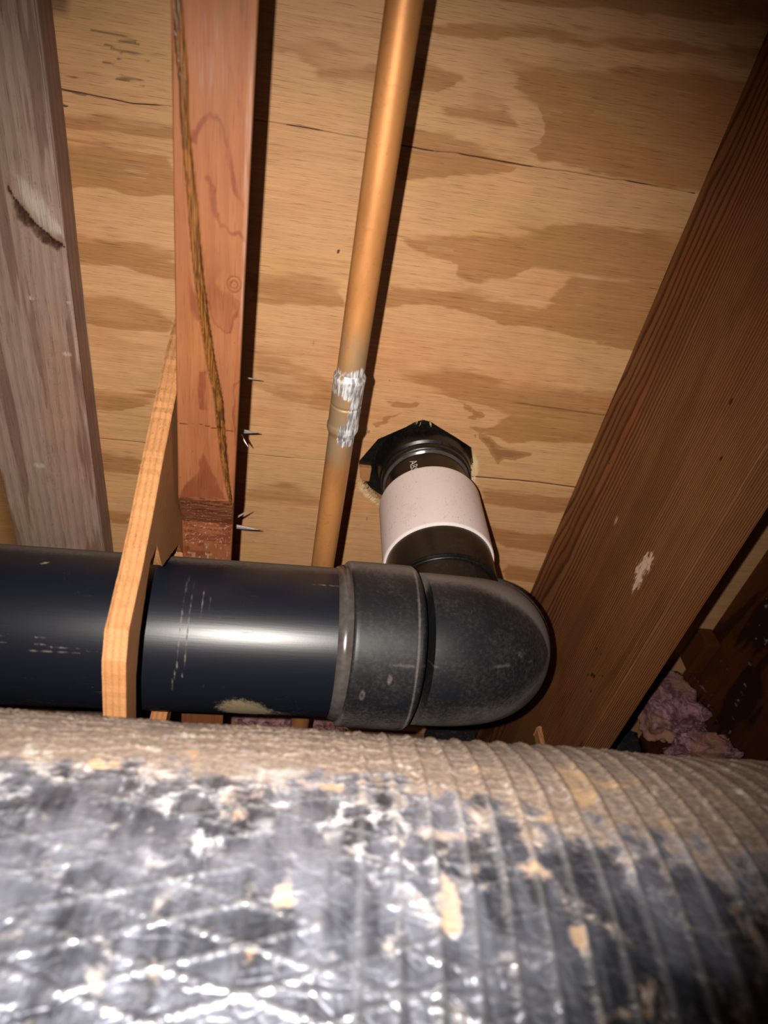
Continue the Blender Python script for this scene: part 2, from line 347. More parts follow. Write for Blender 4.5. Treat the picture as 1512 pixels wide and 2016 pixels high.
# ------------------------------------------------------------------ plywood subfloor overhead (the ceiling)
PLY = {
'A':[(70,51),(112,44),(154,40),(209,39),(265,33),(348,27),(349,37),(263,40),(220,45),(176,47),(133,50),(107,56),(72,55)],
'A0':[(72,36),(165,26),(348,10),(338,-7),(71,31)],
'B':[(140,66),(176,60),(223,57),(238,52),(341,46),(348,131),(267,131),(212,128),(182,129),(175,121),(178,98),(162,85),(147,77)],
'C':[(61,76),(76,77),(90,78),(106,81),(103,86),(92,91),(65,96)],
'D':[(98,103),(107,98),(129,95),(146,95),(154,108),(128,108),(106,108)],
'E':[(64,117),(76,118),(102,120),(124,125),(145,132),(161,134),(159,141),(138,147),(110,153),(95,156),(68,160)],
'F1':[(80,208),(123,197),(173,193),(209,177),(232,173),(348,166),(354,214),(242,216),(198,216),(183,230),(161,236),(139,233),(127,222),(103,219)],
'F2':[(243,219),(350,205),(352,285),(277,277),(240,274),(225,269),(216,256),(231,242)],
'G':[(80,247),(117,247),(150,244),(189,250),(219,252),(244,266),(195,273),(174,268),(138,264),(103,265),(77,270)],
'H':[(109,340),(143,328),(189,326),(212,332),(248,329),(272,331),(355,327),(357,392),(281,397),(232,406),(207,394),(223,373),(181,360),(137,353)],
'J':[(240,524),(266,526),(354,533),(331,561),(273,554),(239,544)],
'K':[(221,472),(251,472),(336,470),(353,494),(257,494),(225,490)],
'K2':[(281,582),(334,590),(331,613),(282,609)],
'L':[(-50,257),(5,247),(36,250),(40,277),(8,280),(-49,284)],
'M':[(-46,71),(-9,68),(12,74),(46,78),(47,95),(2,98),(-23,85),(-45,83)],
'N':[(-47,332),(-13,333),(50,359),(43,390),(-9,384),(-45,371)],
'N2':[(-46,500),(-2,488),(44,501),(46,519),(0,517),(-45,519)],
'Q':[(-204,149),(-113,147),(-113,156),(-205,161)],
'R':[(-206,169),(-162,168),(-113,168),(-110,199),(-153,204),(-169,202),(-203,205)],
'S':[(-208,243),(-158,242),(-111,245),(-112,272),(-136,270),(-168,267),(-211,268)],
'T':[(-205,294),(-162,293),(-131,301),(-113,315),(-126,324),(-148,324),(-204,325)],
'U':[(-207,395),(-131,389),(-135,400),(-171,418),(-209,416)],
'U2':[(-199,465),(-154,475),(-160,497),(-202,495)],
'U3':[(-207,549),(-169,552),(-175,568),(-209,572)],
'LB':[(-299,490),(-290,637),(-380,645),(-380,463)]}
PLY_W = {'M': .6, 'L': .7, 'N': .6, 'N2': .7, 'B': 1.0, 'Q': .9, 'T': .8, 'U': .8, 'H': .85}
HOLE = [(136,388),(128,391),(119,399),(92,418),(76,449),(81,474),(94,492),(105,500),(130,512),(165,508),(190,497),(205,478),(203,455),(201,436),(194,416),(174,405),(152,394),(145,390)]
gx = spaced([(-1100, -320, 60), (-320, -210, 5), (-210, 60, 2.2), (60, 216, 1.0), (216, 336, 2.2), (336, 620, 5), (620, 1200, 60)])
gy = spaced([(-500, -20, 40), (-20, 130, 1.9), (130, 138, .4), (138, 352, 1.9), (352, 360, .6), (360, 375, 1.9), (375, 450, 1.0), (450, 458, .4), (458, 520, 1.0), (520, 660, 2.4), (660, 960, 12)])
X, Y = np.meshgrid(gx, gy, indexing='ij')
wx = X + 9 * (fbm(X * .03, Y * .12, 3) - .5) * 2; wy = Y + (3.0 * (fbm(X * .045, Y * .09, 4) - .5) + .35 * (vnoise(X * .2, Y * .9, 8) - .5)) * 2
lat = np.zeros_like(X)
for k, p in PLY.items():
    cy = np.mean([b_[1] for b_ in p]); s = poly_sd(wx, wy, p)
    # crisp on the near side, feathered on the far one
    soft = (np.where(Y < cy, 6.0, 1.0) + 2.5 * fbm(X * .06, Y * .3, 21)) * (1 + 1.2 * (k in ('B', 'F1', 'D', 'H')) * ss(.4, .6, fbm(X * .02, Y * .03, 24)))
    stv = (vnoise(X * .035, Y * 1.3, 22) + .6 * vnoise(X * .08, Y * .5, 23) - .8) * np.where(Y < cy, 6.0, 1.6)
    lat = np.maximum(lat, ss(-soft, soft, s + stv) * PLY_W.get(k, 1.0))
farm = ss(-330, -360, X) + ss(-30, -70, Y)
lat = np.maximum(lat, np.clip(farm, 0, 1) * ss(.5, .56, fbm(X * .006, Y * .03, 31)))
lat = lat * (.72 + .7 * (fbm(X * .02, Y * .25, 40) - .3)) + .22 * (ss(.53, .6, fbm(X * .012, Y * .10, 33)))
lat = np.clip(lat, 0, 1.1)
dark = np.zeros_like(X); groove = np.zeros_like(X)
for pts, wd, dp in (([(-202,133),(-172,134.5),(-143,135.5),(-112,133)], .5, .6), ([(-60,133),(-11,132.6),(38,133.5),(97,134.5),(114,133),(157,134),(214,133),(268,133),(324,134)], .55, .8),
                    ([(-203,453),(-152,453),(-42,454),(-4,454),(60,452)], .45, .7), ([(200,455),(246,454),(281,454),(332,456)], .9, 1.4)):
    d = line_d(X, Y + .8 * (vnoise(X * .08, Y * 0, 14) - .5), pts); a = ss(wd * 1.6, wd * .4, d)
    a = a * (.6 + .4 * ss(.3, .55, vnoise(X * .05, Y * 0, 15)) if wd < .8 else 1)
    dark = np.maximum(dark, .8 * a); groove = np.maximum(groove, dp * a)
dd = line_d(X, Y, [(158,349),(191,354),(218,355),(246,356),(285,357),(325,358)])
dark = np.maximum(dark, .42 * ss(5, .5, dd) * ss(150, 215, X) * fbm(X * .03, Y * .7, 17) * 1.5)
dark = np.maximum(dark, .55 * ss(1.3, .3, dd) * ss(205, 235, X))
# knot-like red brown figures by the hole
kx = X + 5 * (fbm(X * .12, Y * .12, 50) - .5) * 2; ky = Y + 3 * (fbm(X * .08, Y * .3, 51) - .5) * 2 + 1.2 * (vnoise(X * .1, Y * 1.2, 52) - .5)
for p, k in (([(170,364),(182,366),(193,371),(196,376),(188,381),(180,380),(189,376),(184,370)], .9), ([(184,391),(204,390),(214,388),(228,382),(226,386),(212,393),(200,397)], .8), ([(198,398),(212,400),(226,414),(240,414),(262,417),(246,424),(234,426),(229,433),(220,424),(206,408)], 1.0), ([(90,371),(104,372),(122,369),(126,372),(104,376)], .6), ([(84,399),(96,391),(112,383),(100,393),(88,402)], .5), ([(70,478),(78,480),(76,490),(66,492)], .5)):
    sd = poly_sd(kx, ky, p); lat = np.maximum(lat, (.6 + .6 * k) * ss(-3, 1.5, sd)); dark = np.maximum(dark, .38 * k * ss(-.5, 3, sd) + .2 * k * ss(1.2, .2, np.abs(sd)))
# dark torn-grain dashes of the far left corner
rnd = random.Random(4)
for (x0, x1, yy, wd) in ((-168,-137,92,1.0),(-160,-134,95,.7),(-161,-150,99.5,.6),(-155,-130,101,1.0),(-150,-128,103.5,.7),(-152,-146,107,.8),(-162,-148,111,.7),(-156,-136,113.5,.8),(-150,-134,117.5,1.3),(-153,-133,120.5,.6),(-198,-182,123,.9),(-196,-176,134,.7),(-198,-180,138,.8)):
    d = seg_d(X, Y + 1.0 * (vnoise(X * .12, Y, 60) - .5), (x0, yy), (x1, yy + 1.2))
    dark = np.maximum(dark, .62 * ss(wd * 1.5, wd * .2, d))
dark = np.maximum(dark, .55 * ss(0, 14, poly_sd(X, Y, [(-215, 55), (-170, 58), (-174, 84), (-178, 94), (-215, 98)])))
# hair cracks
for pts in ([(1,336),(4,330),(12,326),(14,317),(15,305)], [(-32,580),(-31,590)]):
    dark = np.maximum(dark, .4 * ss(.9, .2, line_d(X, Y, pts)))
dark = np.maximum(dark, 1.0 * ss(1.6, .8, np.hypot(X - 27, Y - 226)))
dark = np.maximum(dark, .5 * ss(-284, -292, X) * ss(-330, -300, X))  # plywood darkened in a strip along the nailer board's left edge
hd = poly_sd(X, Y, HOLE)
pale = 1.1 * ss(-9 - 5 * vnoise(X * .3, Y * .3, 70), -.5, hd) * (ss(405, 450, Y) * ss(190, 200, X) + ss(470, 486, Y) * ss(118, 104, X))
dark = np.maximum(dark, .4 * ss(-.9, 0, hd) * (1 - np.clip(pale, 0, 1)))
pale = np.maximum(pale, .33 * ss(.66, .72, vnoise(X * .035, Y * 1.1, 71)) * (.3 + .7 * lat))
Z = 628 + groove + .25 * (fbm(X * .02, Y * .5, 80) - .5)
# snap rim vertices onto the hole outline, drop the quads inside
P = np.stack([X, Y], -1).reshape(-1, 2); hdf = hd.ravel()
near = np.where(np.abs(hdf) < .75)[0]
seg = list(zip(HOLE, HOLE[1:] + HOLE[:1]))
for i in near:
    px, py = P[i]; best = None
    for (ax, ay), (bx, by) in seg:
        dx, dy = bx - ax, by - ay; t = max(0, min(1, ((px - ax) * dx + (py - ay) * dy) / (dx * dx + dy * dy)))
        q_ = (ax + t * dx, ay + t * dy); dist = math.hypot(px - q_[0], py - q_[1])
        if best is None or dist < best[0]: best = (dist, q_)
    P[i] = best[1]
P = P.copy(); V = np.column_stack([P, Z.ravel()])
F = grid_faces(len(gx), len(gy)); cen = P[F].mean(1)
F = F[poly_sd(cen[:, 0], cen[:, 1], HOLE) < 0][:, ::-1]
# hole wall
rim = []
n0 = len(V); HV = []
for k, (a, b_) in enumerate(seg):
    L = math.hypot(b_[0] - a[0], b_[1] - a[1]); n = max(1, int(L / 2))
    for t in range(n): HV.append((a[0] + (b_[0] - a[0]) * t / n, a[1] + (b_[1] - a[1]) * t / n))
HV = np.array(HV); nh = len(HV); jj = .5 * (vnoise(np.arange(nh) * .9, 0, 3) - .5)
V = np.vstack([V, np.column_stack([HV, np.full(nh, 628.)]), np.column_stack([HV * 1, np.full(nh, 645.)])])
i = np.arange(nh); j = (i + 1) % nh
F = np.vstack([F, np.stack([n0 + i, n0 + j, n0 + nh + j, n0 + nh + i], -1)])
pad = lambda a, v=0: np.concatenate([a.ravel(), np.full(2 * nh, v)])
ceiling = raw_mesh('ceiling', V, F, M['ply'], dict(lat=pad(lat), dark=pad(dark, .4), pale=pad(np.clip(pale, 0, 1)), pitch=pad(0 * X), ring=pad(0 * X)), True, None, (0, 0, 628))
ceiling['kind'] = 'structure'; ceiling['label'] = 'fir plywood subfloor seen from below with a rough octagonal hole'
# upper layer so the sheet has a back
def box_mesh(name, x0, x1, y0, y1, z0, z1, mat, parent=None, label=None, rot=0, jitter=0, seed=1, bev=1.0):
    bm = bmesh.new(); bmesh.ops.create_cube(bm, size=1)
    for v in bm.verts:
        v.co.x = v.co.x * (x1 - x0); v.co.y = v.co.y * (y1 - y0); v.co.z = (v.co.z + .5) * (z1 - z0)
    if bev: bmesh.ops.bevel(bm, geom=bm.edges[:], offset=bev, segments=2, profile=.6, affect='EDGES')
    r_ = random.Random(seed)
    if rot: bmesh.ops.rotate(bm, verts=bm.verts, matrix=Matrix.Rotation(rot, 3, 'Z'))
    Vv = [(v.co.x + (x0 + x1) / 2 + r_.uniform(-jitter, jitter), v.co.y + (y0 + y1) / 2 + r_.uniform(-jitter, jitter), v.co.z + z0) for v in bm.verts]
    bm.verts.index_update(); Ff = [tuple(v.index for v in f.verts) for f in bm.faces]; bm.free()
    zz = np.zeros(len(Vv))
    return raw_mesh(name, Vv, Ff, mat, dict(lat=zz, dark=zz, pale=zz, pitch=zz, ring=zz), False, parent, ((x0 + x1) / 2, (y0 + y1) / 2, z0), label)
box_mesh('finish_floor', -1100, 1200, -500, 960, 645.2, 655, M['rough'], ceiling)
box_mesh('blocking', 62, 92, 462, 480, 634, 645, M['hang'], ceiling, 'small brown wood scrap inside the hole', bev=.8)

def cone(name, p0, p1, r0, r1, mat, parent, seg=8, label=None, bend=0):
    p0 = np.array(p0, float); p1 = np.array(p1, float); t = np.linspace(0, 1, 6)[:, None]
    path = p0 + (p1 - p0) * t; path[:, 2] += bend * np.sin(np.pi * t[:, 0])
    rr = r0 + (r1 - r0) * np.linspace(0, 1, 6) ** 1.6
    return tube(name, path, rr, mat, seg, parent=parent, origin=tuple(p0), refdir=(.3, .5, .8), label=label)
for (x, y) in ((81, 409), (194, 400), (96, 527), (92, 346), (95, 134)):
    big = (x, y) in ((194, 400), (81, 409), (96, 527))
    cone('screw_tip', (x, y, 629), (x + rnd.uniform(-1, 1), y + rnd.uniform(-1, 1), 622.5 if big else 625.5), 1.5 if big else .8, .25, M['nail'], ceiling)
cone('nail', (-187, 139.5, 606), (-183, 138, 600), .9, .2, M['nail'], ceiling)
cone('screw_tip', (86, 486, 640), (87, 485, 632), 1.6, .3, M['nail'], ceiling)
# torn fibres around the hole
def fibre_set(name, items, parent):
    VV = []; FF = []
    for (p, q_, wdt) in items:
        p = np.array(p, float); q_ = np.array(q_, float); d = q_ - p; d /= np.linalg.norm(d) + 1e-9
        s = np.cross(d, (0, 0, 1)); s /= np.linalg.norm(s) + 1e-9; u = np.cross(s, d); b0 = len(VV)
        mid = (p + q_) / 2 + np.array((0, 0, -1.2))
        for c, k in ((p, 1), (mid, .8), (q_, .1)):
            for a in range(3):
                an = a * 2.094; VV.append(c + wdt * k * (math.cos(an) * s + math.sin(an) * u))
        for r in range(2):
            for a in range(3):
                FF.append((b0 + r * 3 + a, b0 + r * 3 + (a + 1) % 3, b0 + r * 3 + 3 + (a + 1) % 3, b0 + r * 3 + 3 + a))
    o = raw_mesh(name, VV, FF, M['fibre'], {}, False, parent, tuple(np.mean(VV, 0))); o['kind'] = 'stuff'; return o
its = []
for k in range(150):
    t = rnd.random(); 
    if k % 2: a = np.array((201, 436)); b2 = np.array((207, 480))
    else: a = np.array((80, 472)); b2 = np.array((108, 502))
    c = a + (b2 - a) * t; out = np.array((1, .15)) if k % 2 else np.array((-.75, .6))
    s0 = c - out * rnd.uniform(0, 2); e = c + out * rnd.uniform(2, 8) + np.array((rnd.uniform(-3, 3), rnd.uniform(-6, 6)))
    its.append(((s0[0], s0[1], 628.5), (e[0], e[1], 627.5 - rnd.uniform(0, 1.5)), rnd.uniform(.25, .6)))
for k in range(7):
    c = np.array((136, 388)) + np.array((rnd.uniform(-8, 12), rnd.uniform(-1, 4))); its.append(((c[0], c[1], 628.5), (c[0] + rnd.uniform(-2, 2), c[1] - rnd.uniform(0, 1) + 4, 626), .4))
fibre_set('splinters', its, ceiling)
cone('splinter', (207, 484, 628), (222, 478, 621), .8, .2, M['fibre'], ceiling, 5)
cone('splinter', (205, 477, 628), (216, 461, 622), .7, .2, M['fibre'], ceiling, 5)
for k in range(6):
    x = rnd.uniform(-180, 320); y = rnd.uniform(60, 520)
    if poly_sd(np.array(x), np.array(y), HOLE) > -8: continue
    cone('splinter', (x, y, 628), (x + rnd.uniform(8, 16), y + rnd.uniform(-.6, .6), 626.8), .25, .1, M['fibre'], ceiling, 4)

# ------------------------------------------------------------------ red centre joist
CR = [(-67.9,40.5),(-66.5,55.5),(-65,71.5),(-64.8,88.7),(-63.2,106.7),(-61.4,126.2),(-60,147),(-58,169.5),(-55.2,193.4),(-51.6,219.1),(-46.4,247.2),(-45.3,261.6),(-43,287.1),(-40.6,309.2),(-37.5,326.6),(-33.9,340.8)]
cy_ = [p[1] for p in CR]; cx_ = [p[0] for p in CR]
NOTCH = [(-1e4, 0), (328, 0), (372, 27), (492, 29), (502, 0), (1e4, 0)]
def red_attr(X, Y, Z, Fc):
    bot = (Fc == 0) * 1.0
    lat = np.zeros_like(X); dark = np.zeros_like(X); pale = np.zeros_like(X)
    wX = X + 1.6 * (fbm(X * .35, Y * .12, 90) - .5) * 2 + .5 * (vnoise(X * .9, Y * .5, 93) - .5); wY = Y + 5 * (fbm(X * .3, Y * .1, 91) - .5); mod = .35 + .9 * fbm(X * .25, Y * .06, 94)
    # skewed board: undo the yaw for the traced marks
    tx = wX
    for pts, wd, s in (([(-60.5,97),(-60,93.4),(-56.6,87.5),(-51.8,84.1),(-47.4,86.1),(-43.8,96.4),(-41.6,108.4),(-39.3,117.9),(-33.9,126.3)], 1.0, .75), ([(-55,114),(-53.7,113.1),(-51.6,116.8),(-50.5,128.7),(-47.3,135.6),(-40.9,140),(-36.6,138.3),(-33.8,143.3)], .9, .85),
                       ([(-46.5,54.8),(-42.5,67.2),(-38.4,77.7),(-34,93.1)], .7, .55), ([(-34.5,228.4),(-36.8,233.3),(-37.3,260.6),(-36.2,271.7),(-34.7,278.8)], .6, .9), ([(-60.2,58.5),(-56.5,55.2),(-51.9,55.7),(-47.3,60.6)], 1.2, .4), ([(-64.5,118),(-62.5,114)], .8, .6)):
        d = line_d(tx, wY, pts); lat = np.maximum(lat, s * mod * ss(wd * 3.2, wd * .2, d))
    for p, s in (([(-56.3,150.9),(-52.5,147.6),(-46.1,149.5),(-43.8,155.9),(-48,168),(-45.7,172.4),(-35.4,178.2),(-38,188.5),(-40.7,197.8),(-50.1,193.9),(-53.6,180.7),(-56.3,161)], .5), ([(-64.5,159.9),(-62.4,170),(-59.2,183.9),(-57,193.6),(-61.6,191.7),(-64.7,176.2)], .75), ([(-59.8,225.4),(-53.9,224.6),(-56.3,243.4),(-53.1,252.6),(-58,253.3),(-59.1,239.1)], 1.0),
                 ([(-56.4,285.8),(-51.2,299.3),(-43.1,317.7),(-41.2,324.5),(-73.5,328.3),(-72.5,321.2),(-59.9,302.6)], .8)):
        sd = poly_sd(tx, wY, p); lat = np.maximum(lat, s * mod * 1.1 * ss(-2.6, 1.8, sd)); lat = np.maximum(lat, (s + .3) * mod * ss(2.0, .2, np.abs(sd)) * (s < .6) * ss(160, 185, Y))
    kd = np.hypot(X + 38.9, (Y - 168) * .85); lat = np.maximum(lat, .8 * (.5 + .5 * np.cos(kd * 3.2)) * ss(6.2, 4.5, kd))
    pale = np.maximum(pale, .28 * ss(5.2, 2, kd) * (.5 + .5 * np.cos(kd * 3.6)) * (.4 + vnoise(X * .8, Y * .8, 6)))
    pale = np.maximum(pale, .32 * ss(26, 6, np.hypot((X + 52) * 1.3, (Y - 62) * .6)))
    pale = np.maximum(pale, .42 * ss(-38.5, -34, X) * ss(130, 60, np.abs(Y - 130)))
    # split filled with resin
    c = np.interp(Y, cy_, cx_, left=-68, right=-33.9) + .25 * (vnoise(Y * .12, 0 * Y, 5) - .5)
    hw = np.interp(Y, [20, 90, 130, 250, 290, 335, 345], [2.8, 1.9, 2.5, 2.7, 2.1, .8, 0])
    d = X - c; a = ss(hw + .3, hw - .3, np.abs(d)) * (Y < 343)
    pitch = bot * a
    dark = np.maximum(dark, .55 * bot * a * ss(.45, .75, vnoise(d * 1.3 + 5, Y * .12, 7)))
    ed = ss(.7, .15, np.abs(d - hw * .85)) * ss(100, 170, Y) * (Y < 350) + .7 * ss(.5, .1, np.abs(d + hw * .95)) * (Y < 343)
    dark = np.maximum(dark, bot * ed * (.6 + .5 * vnoise(Y * .2, X * 0, 8)))
    for pts in ([(-73.6,264.2),(-69.6,265.4),(-58,264.7),(-48,266.5),(-35.5,267.4)], [(-75,328.4),(-41.2,325.1)]):
        dark = np.maximum(dark, .8 * bot * ss(.6, .15, line_d(X, Y + .5 * (vnoise(X * .3, 0 * Y, 3) - .5), pts)))
    # sawn notch surface: rough brown
    nt_ = ss(326, 329, Y) * ss(503, 500, Y) * bot
    lat = np.maximum(lat * (1 - nt_ * .5), nt_ * (.45 + .5 * (vnoise(X * .05 + 3, Y * .35 - X * .05, 9) > .55)))
    gold = nt_ * ss(.62, .7, vnoise(X * .9, Y * 2.2, 44)); pale = np.maximum(pale * (1 - nt_), .5 * gold)
    dark = np.maximum(dark, .14 * nt_)
    depth = bot * (1.3 * a * (.7 + .6 * fbm(X * .9, Y * .12, 11)) + 2.2 * np.clip(ed, 0, 1) * ss(150, 200, Y)) 
    depth = depth + nt_ * 1.6 * (fbm(X * .12 + Y * .05, Y * .5, 12) - .3) - bot * .25 * ss(6, 2, kd) * np.cos(kd * 2.5)
    return dict(lat=lat * bot + .3 * (1 - bot), dark=dark, pale=pale * bot, pitch=pitch, ring=X * .10 + Z * .1 + 2 * fbm(X * .03, Y * .008, 2), _d=depth)
def red_shape(X, Y, Z, Fc, at):
    d = at.pop('_d'); bot = (Fc == 0)
    up = np.interp(Y, [p[0] for p in NOTCH], [p[1] for p in NOTCH])
    zz = Z + np.where(Fc == 0, d, 0)
    t = np.clip((628 - zz) / 235, 0, 1)
    zz = zz + up * t
    X2 = X - (Y - 39) * .0128 - (zz - 393) * .076
    return X2, Y, zz
# the traced marks are in unskewed image positions, so the map is built about the skew
def red_attr2(X, Y, Z, Fc):
    return red_attr(X - (Y - 39) * .0128, Y, Z, Fc)
ys = spaced([(-500, -20, 40), (-20, 395, .9), (395, 505, 4), (505, 620, 4), (620, 955, 40)])
red = board('floor_joist', -69.9, -31.5, 393, 626.5, ys, 64, 14, M['red'], red_shape, red_attr2, rc=1.2)
tag(red, 'reddish joist with a long resin-filled split and round knot, left of the copper pipe', 'joist', None)
# nails through its right face
def nail(parent, p, q_, r=1.3): 
    return cone('nail', p, q_, r, .25, M['nail'], parent, 6)
nail(red, (-41, 339, 500), (-27.5, 337, 497), 2.0); nail(red, (-41, 343, 500), (-34, 350, 494), 1.2)
nail(red, (-40, 300, 520), (-29, 300, 519), .8)
nail(red, (-41.5, 436, 490), (-21, 436, 488), 2.0); nail(red, (-41, 430, 496), (-31, 424, 500), 1.0)

# ------------------------------------------------------------------ grey flat board on the left
BK = [(-233,197.6),(-230,206.1),(-225.6,212.1),(-221.3,218.9),(-216.7,225.1),(-211.3,230.1),(-204.6,234.9),(-197,239),(-202.1,245.1),(-210.3,240.9),(-217.1,236),(-219.8,229.4),(-225.8,229),(-229.3,223.8),(-229.1,211.4)]
BP = [(-226,188),(-209.4,200),(-194.9,227.1),(-194.5,233.5),(-206.6,232),(-216.9,218.3),(-224,206.8)]
def grey_attr(X, Y, Z, Fc):
    bot = (Fc == 0) * 1.0
    wX = X + 3 * (fbm(X * .25, Y * .25, 61) - .5); wY = Y + 3 * (fbm(X * .25, Y * .25, 62) - .5)
    k = poly_sd(wX, wY, BK); dark = bot * ss(-3.5, 1.5, k) * (.45 + .6 * fbm(X * .4, Y * .4, 63))
    dark = np.maximum(dark, .9 * bot * ss(1.2, .3, line_d(wX, wY, [(-232,200),(-227,211),(-215,226),(-203,236),(-196,241)])))
    pale = bot * .62 * ss(-8, 6, poly_sd(wX, wY, BP))
    pale = np.maximum(pale, bot * .38 * ss(-201, -197, X) * ss(-193, -196, X) * fbm(X * .3, Y * .03, 64) * 1.6)
    for (px, py, r) in ((-205, 340, 5), (-247, 470, 7), (-228, 290, 4), (-197, 290, 3)):
        pale = np.maximum(pale, .55 * bot * ss(r, r * .2, np.hypot((X - px) * .6, Y - py)))
    rust = ss(.62, .72, vnoise(X * .9, Y * .9, 65)) * ss(.45, .6, fbm(X * .22, Y * .012, 66)) * bot
    dark = np.maximum(dark, .34 * rust)
    lat = ss(.5, .62, fbm(X * .09, Y * .005, 67)) * bot * .8 + .5 * (Fc == 1)
    curve = np.where(Y > 240, np.clip((Y - 240) / 200, 0, 1) ** .5 * 6, 0)
    return dict(lat=lat, dark=dark, pale=pale, ring=(X + curve) * .12 + .6 * fbm(X * .02, Y * .01, 68) + (Z - 595) * .1, _d=bot * (1.8 * ss(-1, 2, k) - .8 * ss(-8, 4, poly_sd(wX, wY, BP))))
def grey_shape(X, Y, Z, Fc, at):
    d = at.pop('_d'); return X + .8 * np.sin(Y * .013) * (Fc != 0) * (Fc == 1), Y, Z + d
ys = spaced([(-500, 40, 30), (40, 600, 1.6), (600, 955, 30)])
gb = board('nailer_board', -286.5, -194.2, 595, 627.3, ys, 70, 14, M['grey'], grey_shape, grey_attr, rc=1.6)
tag(gb, 'weathered grey board fixed flat under the plywood at the far left', 'board')

# ------------------------------------------------------------------ right hand joist
SC = [(417,457),(399,454),(383,444),(386,437),(408,439),(424,439),(437,443),(436,449),(425,449)]
def brown_attr(X, Y, Z, Fc):
    left = (Fc == 3) * 1.0; bot = (Fc == 0) * 1.0
    dark = np.zeros_like(X); pale = np.zeros_like(X)
    wY = Y + 5 * (fbm(Y * .12, Z * .12, 71) - .5); wZ = Z + 5 * (fbm(Y * .12, Z * .12, 72) - .5)
    pale = np.maximum(pale, .95 * left * ss(-5, 5, poly_sd(wY, wZ, SC) + 7 * (vnoise(Y * .25, Z * .9, 78) - .5)) * (.45 + .7 * vnoise(Y * .3, Z * 1.1, 79)))
    pale = np.maximum(pale, .5 * left * ss(6, 1, np.hypot((wY - 412) * .5, wZ - 521))); pale = np.maximum(pale, .3 * left * ss(10, 2, np.hypot((wY - 419) * .5, wZ - 580)))
    for (py, pz, r) in ((233, 451, 2.4), (270, 428, 2.0), (381, 582, 1.6), (378, 586, 1.4), (385, 578, 1.4), (316, 592, 1.2), (320, 590, 1.0), (520, 440, 1.6), (524, 450, 1.8), (545, 432, 2.4), (548, 436, 2.4), (556, 442, 1.6), (560, 425, 1.6), (530, 421, 1.4)):
        dark = np.maximum(dark, .85 * left * ss(r * 1.2, r * .4, np.hypot((Y - py) * .6, Z - pz)))
    dark = np.maximum(dark, .35 * left * ss(450, 405, Z) * ss(.5, .65, fbm(Y * .01, Z * .06, 73)) * ss(330, 420, Y))
    dark = np.maximum(dark, .5 * bot * ss(346, 359, X) * ss(480, 560, Y)); dark = np.maximum(dark, .55 * (left * ss(404, 396, Z) + bot * .6) * ss(.5, .7, fbm(Y * .02, X * .05, 74)) * ss(300, 430, Y))
    zz = 628 - Z
    wob = 10 * (fbm(Y * .006, Z * .01, 75) - .5) + zz * 0
    g = np.interp(zz, [0, 20, 60, 90, 150, 180, 235], [0, 1.5, 7, 14, 33, 42, 66])
    u = g + wob * .25 + Y * .012 * ss(110, 20, zz) - Y * .004
    u = np.where(Fc == 0, 74 + (X - 325) * .42 + .8 * fbm(Y * .006, X * 0, 76), u)
    lat = .5 * ss(.5, .65, fbm(Y * .004, Z * .03, 77))
    return dict(lat=lat, dark=dark, pale=pale, ring=u)
ys = spaced([(-500, -40, 40), (-40, 700, 2.2), (700, 955, 30)])
def brown_shape(X, Y, Z, Fc, at):
    at_ = at['ring']; fr = at_ - np.floor(at_)
    g = .22 * ss(.5, .8, fr) * (1 - ss(.9, 1, fr))
    return X + np.where(Fc == 3, g, 0) + (Y - 350) * -.004, Y, Z + np.where(Fc == 0, g, 0)
bj = board('floor_joist', 325, 356.0, 393, 627.2, ys, 44, 150, M['brown'], brown_shape, brown_attr, rc=1.6)
tag(bj, 'brown joist with dense straight grain and a pale scrape, right of the elbow', 'joist')

# far joist, blocking, insulation of the next bay
def far_attr(X, Y, Z, Fc):
    left = (Fc == 3) * 1.0
    u_ = (Z - 548) + (Y - 640) * .45; v_ = (Y - 640) - (Z - 548) * .45
    p = left * .6 * ss(9, 1, np.abs(u_ + 14 * (fbm(Y * .03, Z * .03, 3) - .5))) * ss(.56, .72, fbm(v_ * .25, u_ * .06, 81))
    p = np.maximum(p, left * .45 * ss(.60, .74, fbm(v_ * .3, u_ * .04, 82)) * ss(.5, .62, fbm(Y * .03, Z * .03, 83)))
    return dict(lat=ss(.4, .6, fbm(Y * .01, Z * .05, 84)), dark=.4 * ss(.5, .7, fbm(Y * .02, Z * .03, 85)), pale=p)
ys = spaced([(-500, 300, 50), (300, 860, 4), (860, 955, 30)])
fj = board('floor_joist', 602, 640, 393, 627.2, ys, 8, 60, M['far'], None, far_attr, rc=1.2)
tag(fj, 'very dark reddish joist with pale smears at the right edge, beyond the brown joist', 'joist')
blk = box_mesh('blocking', 580, 601.5, 672, 735, 596, 627.5, M['far'], None, bev=3)
tag(blk, 'small dark wood block in the corner between the far joist and the plywood', 'block')

